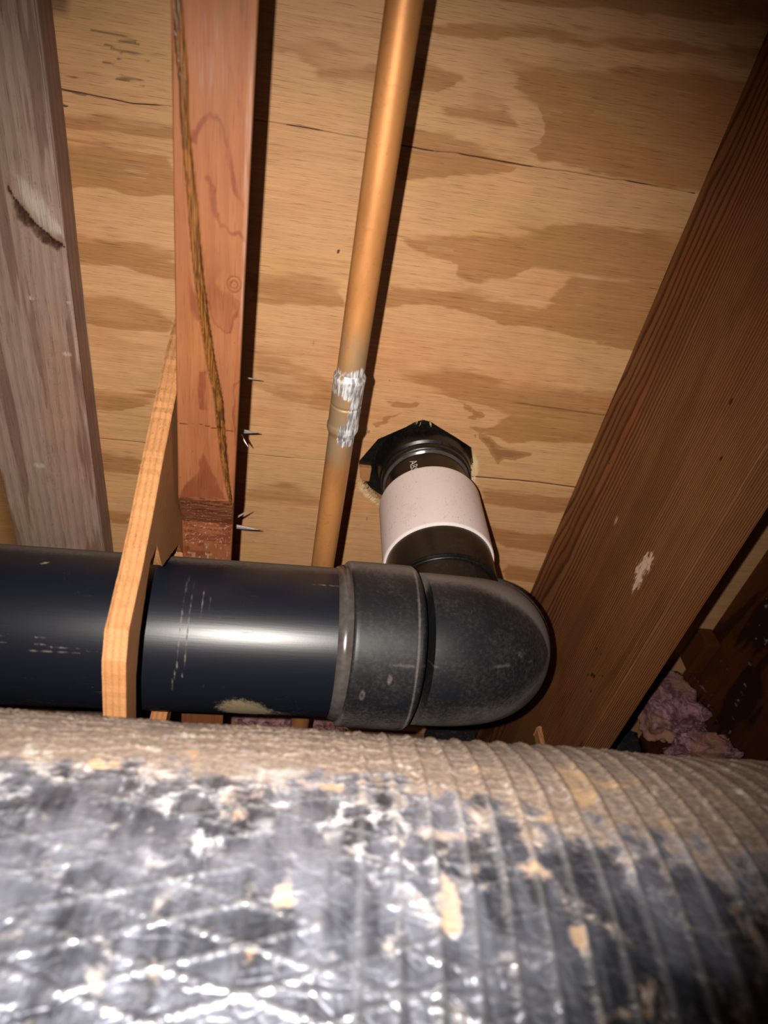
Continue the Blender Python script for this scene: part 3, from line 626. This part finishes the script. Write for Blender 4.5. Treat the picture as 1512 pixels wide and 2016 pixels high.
def lump(name, c, s, mat, seed, amp=.25, n=70, e=.7):
    u = np.linspace(0, 2 * np.pi, n, endpoint=False); v = np.linspace(-np.pi / 2, np.pi / 2, n // 2)
    U, Vv = np.meshgrid(u, v, indexing='ij'); f = lambda a, p: np.sign(a) * np.abs(a) ** p
    x = f(np.cos(Vv), e) * f(np.cos(U), e); y = f(np.cos(Vv), e) * f(np.sin(U), e); z = f(np.sin(Vv), e)
    k = 1 + amp * (fbm(x * 1.6 + z * 1.1 + 5, y * 1.6 - z * .7 + 5, seed) - .5) * 2 + amp * .35 * (fbm(x * 6 + z * 5, y * 6 - z * 4, seed + 9) - .5)
    k = k * (1 + .16 * (np.abs(2 * fbm(x * 3.5 + z * 4 + 20, y * 3.5 - z * 3 + 20, seed + 3) - 1) * 2 - .6))
    V = np.stack([c[0] + s[0] * x * k, c[1] + s[1] * y * k, np.minimum(c[2] + s[2] * z * k, 627.5)], -1).reshape(-1, 3)
    return raw_mesh(name, V, grid_faces(n, n // 2, cu=True), mat, {}, True, None, (c[0], c[1], c[2]))
o = lump('insulation_batt', (556, 778, 570), (38, 38, 48), M['pink'], 3, .4, e=.5); tag(o, 'pink fibreglass tuft against the far joist in the right bay', 'insulation')
o = lump('insulation_batt', (546, 736, 470), (38, 30, 18), M['pink'], 8, .4, e=.5); tag(o, 'pink fibreglass flap hanging lowest above the duct at the right', 'insulation')
o = lump('insulation_batt', (466, 856, 530), (68, 32, 56), M['black'], 5, .3, e=.5); tag(o, 'blackened dirty fibreglass behind the pink tuft in the right bay', 'insulation')
o = lump('insulation_batt', (40, 900, 580), (72, 46, 47), M['pink'], 12, .3); tag(o, 'dull pink fibreglass behind the black drain pipe', 'insulation')
o = lump('insulation_batt', (315 - 40, 905, 590), (34, 40, 37), M['black'], 15, .3); tag(o, 'small grey fibreglass wad in the dark below the elbow', 'insulation')

sl = box_mesh('wood_sliver', 318.5, 325.2, 694, 712, 440, 472, M['hang'], None, bev=2.5, jitter=1.5); tag(sl, 'small pale wood sliver against the brown joist just above the duct', 'wood scrap')
wall = box_mesh('wall_back', -1100, 1200, 958, 996, 380, 645, M['rough'], None, bev=1); wall['kind'] = 'structure'
# dirt floor
gx = np.linspace(-1100, 1200, 80); gy = np.linspace(-500, 1000, 60); X, Y = np.meshgrid(gx, gy, indexing='ij')
fz = -150 + 8 * (fbm(X * .01, Y * .01, 4) - .5)
# shallow bed under the duct
flr = raw_mesh('floor', np.stack([X, Y, fz], -1).reshape(-1, 3), grid_faces(80, 60), M['dirt'], {}, True, None, (0, 0, -150)); flr['kind'] = 'structure'; flr['label'] = 'dirt floor of the crawl space'

# ------------------------------------------------------------------ plywood hanger plate with its hole for the drain pipe
outer = [(236,480),(244,441),(257,403),(270,366),(289,321),(299,293),(309,257),(322,246),(362,235),(430,231),(516,250),(520,420),(520,500),(360,560),(250,540)]
inner = [(312,312),(316,333),(346,344),(362,372),(380,402),(405,419),(470,419),(496,396),(500,350),(498,306),(470,266),(420,251),(384,253),(354,262),(335,277)]
def dens(pts, step, jit, seed):
    r_ = random.Random(seed); out = []
    for a, b_ in zip(pts, pts[1:] + pts[:1]):
        L = math.hypot(b_[0] - a[0], b_[1] - a[1]); n = max(1, int(L / step))
        for t in range(n): out.append((a[0] + (b_[0] - a[0]) * t / n + r_.uniform(-jit, jit), a[1] + (b_[1] - a[1]) * t / n + r_.uniform(-jit, jit)))
    return out
def plate(name, outer, inner, x0, x1, mat, nl=7):
    bm = bmesh.new(); es = []
    for loop in (outer, inner):
        vs = [bm.verts.new((x0, p[0], p[1])) for p in loop]
        for a, b_ in zip(vs, vs[1:] + vs[:1]): es.append(bm.edges.new((a, b_)))
    r = bmesh.ops.triangle_fill(bm, edges=es, use_beauty=True)
    base = bm.faces[:]
    # extrude in layers so that the edge shows its plies
    cur = base
    r_ = random.Random(2)
    for k in range(nl):
        ex = bmesh.ops.extrude_face_region(bm, geom=cur)
        vs = [g for g in ex['geom'] if isinstance(g, bmesh.types.BMVert)]; cur2 = [g for g in ex['geom'] if isinstance(g, bmesh.types.BMFace)]
        for v in vs: v.co.x += (x1 - x0) / nl
        if k: bmesh.ops.delete(bm, geom=cur, context='FACES')
        cur = cur2
    bm.normal_update(); bmesh.ops.recalc_face_normals(bm, faces=bm.faces[:])
    bm.verts.index_update(); V = np.array([v.co[:] for v in bm.verts]); F = [tuple(v.index for v in f.verts) for f in bm.faces]; bm.free()
    t = (V[:, 0] - x0) / (x1 - x0); layer = np.round(t * nl) % 2
    V[:, 1] += .35 * (vnoise(V[:, 2] * .3, layer * 3, 4) - .5) * 2
    # ease the two rims
    e = np.where((t < .01) | (t > .99), 1.0, 0.0)
    d = poly_sd(V[:, 1], V[:, 2], OUT0); V[:, 1] += e * .9
    return raw_mesh(name, V, F, mat, dict(lat=layer * .55 + .2 * vnoise(V[:, 2] * .2, V[:, 0], 3), dark=0 * t, pale=.0 * t, pitch=0 * t, ring=0 * t), False, None, (x0, 300, 238))
OUT0 = outer
hp = plate('pipe_hanger', dens(outer, 4, .3, 1), dens(inner, 4, .3, 2), -88.5, -76, M['hang'])
tag(hp, 'light orange wood hanger from the red joist down in front of the black pipe', 'hanger')

# ------------------------------------------------------------------ copper pipe
cu = empty('copper_pipe', (37.3, 250, 442), 'copper water pipe with a soldered coupling, left of the hole', 'pipe')
def cu_attr(V, th):
    Y = V[..., 1]; s = np.sin(th); c = np.cos(th)
    # th=0 faces down (refdir -z); sin>0 direction = cross(T,N)
    xo = V[..., 0] - 37.3
    nx = xo / 10.
    so = np.zeros_like(Y)
    so = np.maximum(so, ss(226, 243, Y) * ss(262, 254, Y) * (.55 + .5 * ss(-.6, .4, nx)))
    so = np.maximum(so, ss(244, 246, Y) * ss(250, 247, Y) * 1.2)
    so = np.maximum(so, ss(-.1, .35, nx) * ss(240, 248, Y) * ss(286, 280, Y) * .8)
    so = np.maximum(so, ss(-.75, .0, nx) * ss(272, 282, Y) * ss(303, 293, Y) * 1.0)
    so = so * (.7 + .6 * fbm(Y * .25 - nx * 2, nx * 2 + 4, 7))
    st = ss(190, 225, Y) * ss(330, 300, Y) * .8 + .25 * ss(360, 480, Y)
    return dict(solder=so, stain=st)
cz = lambda y: (37.3, y, 442)
def cpath(a, b_, n): return np.array([cz(y) for y in np.linspace(a, b_, n)])
tube('near_tube', cpath(-500, 246, 200), np.full(200, 9.75), M['copper'], 64, cu_attr, cu, (37.3, 0, 442), refdir=(0, 0, -1))
tube('far_tube', cpath(286, 955, 200), np.full(200, 9.75), M['copper'], 64, cu_attr, cu, (37.3, 300, 442), refdir=(0, 0, -1))
prof = [(240.5, 9.9), (242.5, 10.6), (244, 11.5), (245.5, 11.6), (247, 11.2), (250, 11.15), (264.0, 11.15), (265.2, 11.15), (265.8, 10.7), (266.6, 10.7), (267.2, 11.2), (282, 11.2), (284, 11.7), (287, 11.7), (289, 11.0), (291, 10.2), (293, 9.8)]
pp = []; 
for (a, ra), (b_, rb) in zip(prof[:-1], prof[1:]):
    n = max(1, int((b_ - a) / .8)); pp += [(a + (b_ - a) * t / n, ra + (rb - ra) * t / n) for t in range(n)]
pp.append(prof[-1])
tube('coupling', np.array([cz(a) for a, r in pp]), [r for a, r in pp], M['copper'], 64, cu_attr, cu, (37.3, 266, 442), refdir=(0, 0, -1), label='copper coupling smeared with silver solder')

# ------------------------------------------------------------------ black drain pipe, elbow, riser
AX0 = np.array((-300., 430.5, 356.)); AX1 = np.array((60., 431.8, 361.))
def axp(x): t = (x - AX0[0]) / (AX1[0] - AX0[0]); return AX0 + (AX1 - AX0) * t
EL = np.array((171., 438.0, 365.))          # where the elbow's two axes meet
dr = empty('drain_pipe', (60, 432, 361), 'black plastic drain pipe with elbow rising through the plywood hole', 'pipe')
def ang(V, x=None):
    """angle of the surface point around the horizontal axis, degrees (219 faces the lens)"""
    c = AX0 + (V[..., 0:1] - AX0[0]) / (AX1[0] - AX0[0]) * (AX1 - AX0)
    return np.degrees(np.arctan2(V[..., 2] - c[..., 2], V[..., 1] - c[..., 1])) % 360
def hp_attr(V, th):
    a = ang(V); x = V[..., 0]
    dust = .95 * ss(168, 146, a) * ss(100, 130, a) + .35 * ss(262, 300, a) * fbm(x * .05, a * .08, 22)
    sm = 1.0 * ss(24, 6, np.hypot((x + 18) * .8, (a - 283) * 1.0)) + .6 * ss(22, 4, np.hypot((x - 5) * .6, (a - 292) * 1.4)) 
    # transverse scuffs
    for (x0, a0, a1, wd) in ((-62, 176, 262, 1.2), (-57, 180, 250, .8), (-50, 190, 228, .5), (-45, 195, 225, .5)):
        dust = np.maximum(dust, .75 * ss(wd, .2, np.abs(x - x0 - 3 * ss(240, 262, a) * (-1))) * ss(a0 - 4, a0, a) * ss(a1 + 4, a1, a) * (.3 + vnoise(x, a * .4, 23)))
    for (x0, x1, a0, sl) in ((-190, -120, 232, .03), (-200, -110, 238, -.02), (-200, -140, 228, .01), (20, 50, 176, 0)):
        dust = np.maximum(dust, .6 * ss(.9, .2, np.abs(a - a0 - sl * (x - x0) - 1.5 * (vnoise(x * .1, 0 * a, 3) - .5))) * ss(x0, x0 + 8, x) * ss(x1, x1 - 8, x) * vnoise(x * .4, a * .1, 24) * 1.6)
    sm = np.maximum(sm, .9 * ss(2.6, 1, np.hypot((x + 160) * .5, (a - 172) - (x + 160) * -.3)))
    return dict(dust=dust, smudge=sm)
xs = np.concatenate([np.linspace(-900, -230, 10)[:-1], np.linspace(-230, 60, 230)])
tube('pipe', np.array([axp(x) for x in xs]), np.full(len(xs), 57.15), M['abs'], 240, hp_attr, dr, (-100, 430, 359), refdir=(0, 0, 1))
# bead of cement where the pipe enters the hub
def bead_attr(V, th):
    return dict(dust=0 * th, smudge=0 * th, _disp=.9 * (fbm(th * 3, V[..., 0] * .1, 31) - .3) * np.ones_like(th))
xb = np.linspace(45, 57, 14); tube('cement_bead', np.array([axp(x) for x in xb]), 57.2 + 2.6 * np.sin(np.linspace(0, np.pi, 14)) ** .7, M['cement'], 160, bead_attr, dr, (48, 432, 361), refdir=(0, 0, 1), cap=False)
# hub + elbow body: one moulded fitting with the hubs as parts
def fit_attr(V, th):
    a = ang(V); x = V[..., 0]; y = V[..., 1]; z = V[..., 2]
    dust = .85 * ss(172, 148, a) + .42 * ss(258, 296, a) * (.5 + fbm(x * .06, a * .1, 25)) + .22
    dust = dust + .12 * ss(150, 215, x) + .5 * ss(1.3, .2, np.abs(x - 103)) + .45 * ss(3, 0, np.abs(x - 53)) * vnoise(x * 0, a * .3, 9)
    sm = .62 * ss(262, 292, a) * ss(150, 90, x) * fbm(x * .09 + a * .05, a * .09, 26) * 1.3
    seam = ss(.8, .25, np.abs(a - 233.5)) * ss(.35, .6, vnoise(x * .12, 0 * a, 27)); dust = np.maximum(dust, .55 * seam)
    for (px, pa, r) in ((188, 222, 4.0), (66, 255, 3.4), (84, 243, 2.6)):
        dd_ = np.hypot((x - px) * 1.6, (a - pa) * .8); dust = np.maximum(dust, .5 * ss(1.6, .4, np.abs(dd_ - r * .8)) + .4 * ss(r, r * .3, dd_))
    return dict(dust=dust, smudge=sm)
hub = [(52.5, 58.5), (52.6, 62.2), (53.6, 63.2), (56, 63.5), (72, 63.8), (98, 64.1), (102.5, 64.0), (104, 63.3), (105, 61.5), (106.5, 59.0)]
hh = []
for (a, ra), (b_, rb) in zip(hub[:-1], hub[1:]):
    n = max(1, int(max(abs(b_ - a), abs(rb - ra)) / .8)); hh += [(a + (b_ - a) * t / n, ra + (rb - ra) * t / n) for t in range(n)]
hh.append(hub[-1])
AXd = (EL - axp(50)); AXd /= np.linalg.norm(AXd)
hubaxis = lambda x: axp(50) + AXd * (x - 50)
el = tube('hub', np.array([hubaxis(a) for a, r in hh]), [r for a, r in hh], M['absfit'], 200, fit_attr, dr, (75, 433, 362), refdir=(0, 0, 1))
UP = np.array((0., 0., 1.))
OD = np.array((.20, .70, .685)); OD /= np.linalg.norm(OD)       # the elbow's outlet points up and away
th_ = math.acos(float(AXd @ OD)); Rb = 60.5; T_ = Rb * math.tan(th_ / 2)
perp = OD - AXd * float(AXd @ OD); perp /= np.linalg.norm(perp)
c0 = EL - AXd * T_; path = [c0 - AXd * 12, c0 - AXd * 6]
cc = c0 + perp * Rb
for t in np.linspace(0, th_, 60): path.append(cc + (-perp * math.cos(t) + AXd * math.sin(t)) * Rb)
path.append(path[-1] + OD * 8)
rr = [59.4, 59.8] + [59.8] * 60 + [59.8]
tube('elbow', np.array(path), rr, M['absfit'], 200, fit_attr, dr, tuple(EL), refdir=(0, -1, 0))
RISE = np.array((149., 453., 366.))      # the riser stands a little off the elbow's own axis
def ringpath(z0, pr):  # pr: (z, r) in mm above the lens along UP
    if z0: return np.array([EL + OD * z for z, r in pr]), [r for z, r in pr]
    c = RISE
    return np.array([c + UP * (z - c[2]) for z, r in pr]), [r for z, r in pr]
def dpr(pr, step=1.2):
    o = []
    for (a, ra), (b_, rb) in zip(pr[:-1], pr[1:]):
        n = max(1, int(max(abs(b_ - a), abs(rb - ra)) / step)); o += [(a + (b_ - a) * t / n, ra + (rb - ra) * t / n) for t in range(n)]
    return o + [pr[-1]]
def lowd(k): 
    def f(V, th): return dict(dust=k * fbm(V[..., 0] * .04 + 9, V[..., 2] * .04, 41), smudge=.22 * fbm(V[..., 0] * .07, V[..., 2] * .07, 42))
    return f
for nm, pr, mt, k, lb in (
    ('hub', [(52, 59), (53, 62.5), (55, 63.8), (88, 64.2), (90, 63.6), (90.5, 40)], 'absfit', .35, None),
    ('bushing', [(405, 46.5), (439.5, 47.0), (440, 47.5), (440.3, 50.0), (441.2, 50.6), (478.5, 50.6)], 'absin', .35, 'black sleeve below the white coupling'),
    ('coupling', [(477.6, 49.5), (478, 52.2), (478.8, 52.8), (480, 53), (564, 52.6), (565.2, 52.2), (565.6, 44)], 'pvc', .5, 'dirty white plastic coupling'),
    ('riser_tube', [(560, 44.45), (612, 44.45)], 'absin', .15, None),
    ('flange', [(603, 45), (603.5, 47), (605, 48.5), (609, 49), (610, 47.5), (613, 47.5), (615, 50), (624, 51.5), (632, 52), (640, 54), (641, 90), (644, 90), (644.5, 40)], 'absin', .45, None)):
    pr = dpr(pr); P_, R_ = ringpath(1 if nm == 'hub' else 0, pr); tube(nm, P_, R_, M[mt], 160, lowd(k), dr, tuple(P_[0]), refdir=(0, -1, 0), label=lb, cap=False)
P_, R_ = ringpath(0, dpr([(599, 44.5), (600.5, 46.5), (602, 46.8), (603.5, 45.5)], .5))
tube('cement_bead', P_, R_, M['cement'], 120, lambda V, th: dict(_disp=.8 * (fbm(th * 4, 0 * th, 5) - .4)), dr, tuple(P_[0]), refdir=(0, -1, 0), cap=False)

# printed marking on the riser: runs down the pipe, turned ninety degrees
def print_text(txt, size, zc, bear, r, parent):
    cu_ = bpy.data.curves.new('t', 'FONT'); cu_.body = txt; cu_.size = size * MM; cu_.align_x = 'CENTER'; cu_.align_y = 'CENTER'; cu_.space_character = 1.0; cu_.resolution_u = 3
    to = bpy.data.objects.new('t', cu_); COL.objects.link(to)
    dg = bpy.context.evaluated_depsgraph_get(); me = bpy.data.meshes.new_from_object(to.evaluated_get(dg)); bpy.data.objects.remove(to)
    V = np.array([v.co[:] for v in me.vertices]) / MM; F = [tuple(p.vertices) for p in me.polygons]
    c = RISE + UP * (zc - RISE[2])
    # text x -> down the pipe, text y -> around it (towards the right of the picture)
    out = []
    for x, y, z in V:
        a = bear + y / r
        out.append((c[0] + UP[0] * -x + math.sin(a) * r, c[1] + UP[1] * -x - math.cos(a) * r, c[2] - x))
    return raw_mesh('printed_text', out, F, M['ink'], {}, False, parent, tuple(c))
print_text('ABS-7', 11, 577, math.radians(-31), 44.75, dr)

# ------------------------------------------------------------------ foil jacketed duct
R = 180.; DY, DZ, DB = 397., 44., -.028
xs = spaced([(-900, -180, 30), (-180, 285, 1.1), (285, 1100, 30)])
sv = spaced([(-20, 190, .95), (190, 2 * math.pi * R - 20, 18)])[:-1]
X, S = np.meshgrid(xs, sv, indexing='ij')
xr = X - .10 * S
k_r = ss(-10, 70, X) * .85 + .15
rphase = (xr / 11.3 + .35 * (fbm(X * .02, S * .004, 3) - .5)); fr = rphase - np.floor(rphase)
ribs = np.exp(-((fr - .5) / .10) ** 2) * k_r * (.6 + .8 * fbm(X * .03, S * .03, 5))
def fam(sl, seed, sp=12.5):
    u = (S - sl * X + 2.0 * (fbm(X * .03, S * .03, seed) - .5)) / sp; f = np.abs(u - np.floor(u) - .5) * sp
    return ss(.62, .1, f)
brk = ss(.28, .46, fbm(X * .05, S * .05, 8))
scrim = np.maximum(fam(.286, 1), fam(-.27, 2)) * brk * (1 - .75 * ss(60, 110, X))
scrim = np.maximum(scrim, .5 * fam(0, 6, 40) * brk)
cr = 1 - np.abs(2 * fbm(X * .07, S * .045, 11, 5) - 1); cr2 = 1 - np.abs(2 * fbm(X * .16, S * .03, 13, 4) - 1)
disp = 1.3 * ribs + .85 * scrim + .4 * (cr - .8) + .5 * (cr2 - .8) + 2.5 * (fbm(X * .015, S * .015, 12) - .5)
disp = disp * ss(210, 150, np.abs(S - 80)) + 0
up_ = ss(64, 128, S + 34 * (fbm(X * .03, S * .04, 14) - .5) + 14 * ss(20, 120, X)) * ss(400, 300, S)
dust = .12 + .95 * up_
dust = dust + .22 * ss(70, 190, X) + .2 * ribs * ss(40, 80, S)
stn = np.zeros_like(X)
wX = X + 5 * (fbm(X * .15, S * .15, 15) - .5); wS = S + 5 * (fbm(X * .15, S * .15, 16) - .5)
for p in ([(120,126),(129,122),(136,113),(147,112),(130,100),(120,89),(120,102)], [(59,55),(62,52),(63,42),(60,34),(57,37),(56,45)], [(96,40),(101,40),(101,33),(97,33)], [(7,50),(12,50),(13,42),(8,40)], [(-60,105),(-50,103),(-45,98),(-58,97)], [(12,98),(30,99),(32,94),(16,93)], [(92,60),(98,58),(96,55)], [(-30,118),(-24,118),(-26,108)]):
    stn = np.maximum(stn, ss(-2.5, 1.5, poly_sd(wX, wS, p)))
stn = stn * .9 + .5 * ss(.60, .75, fbm(X * .05, S * .07, 18)) * ss(40, 60, S)
ph = S / R; rad = R + disp
cy = DY - rad * np.cos(ph); cz_ = DZ + DB * X + rad * np.sin(ph)
V = np.stack([X, cy, cz_], -1).reshape(-1, 3)
duct = raw_mesh('air_duct', V, grid_faces(len(xs), len(sv), cv=True), M['foil'], dict(dust=dust - .3 * np.clip(scrim, 0, 1) * ss(120, 80, S), stain=stn, thread=np.clip(scrim + .7 * ribs, 0, 1), white=ss(38, 60, S) * ss(120, 95, S) * ss(110, 30, X) * ss(.4, .6, fbm(X * .03, S * .04, 19))), True, None, (0, DY, DZ - R))
tag(duct, 'large round air duct in crinkled dusty silver foil across the bottom', 'duct')
print('script done', sum(len(o.data.polygons) for o in bpy.data.objects if o.type == 'MESH'))
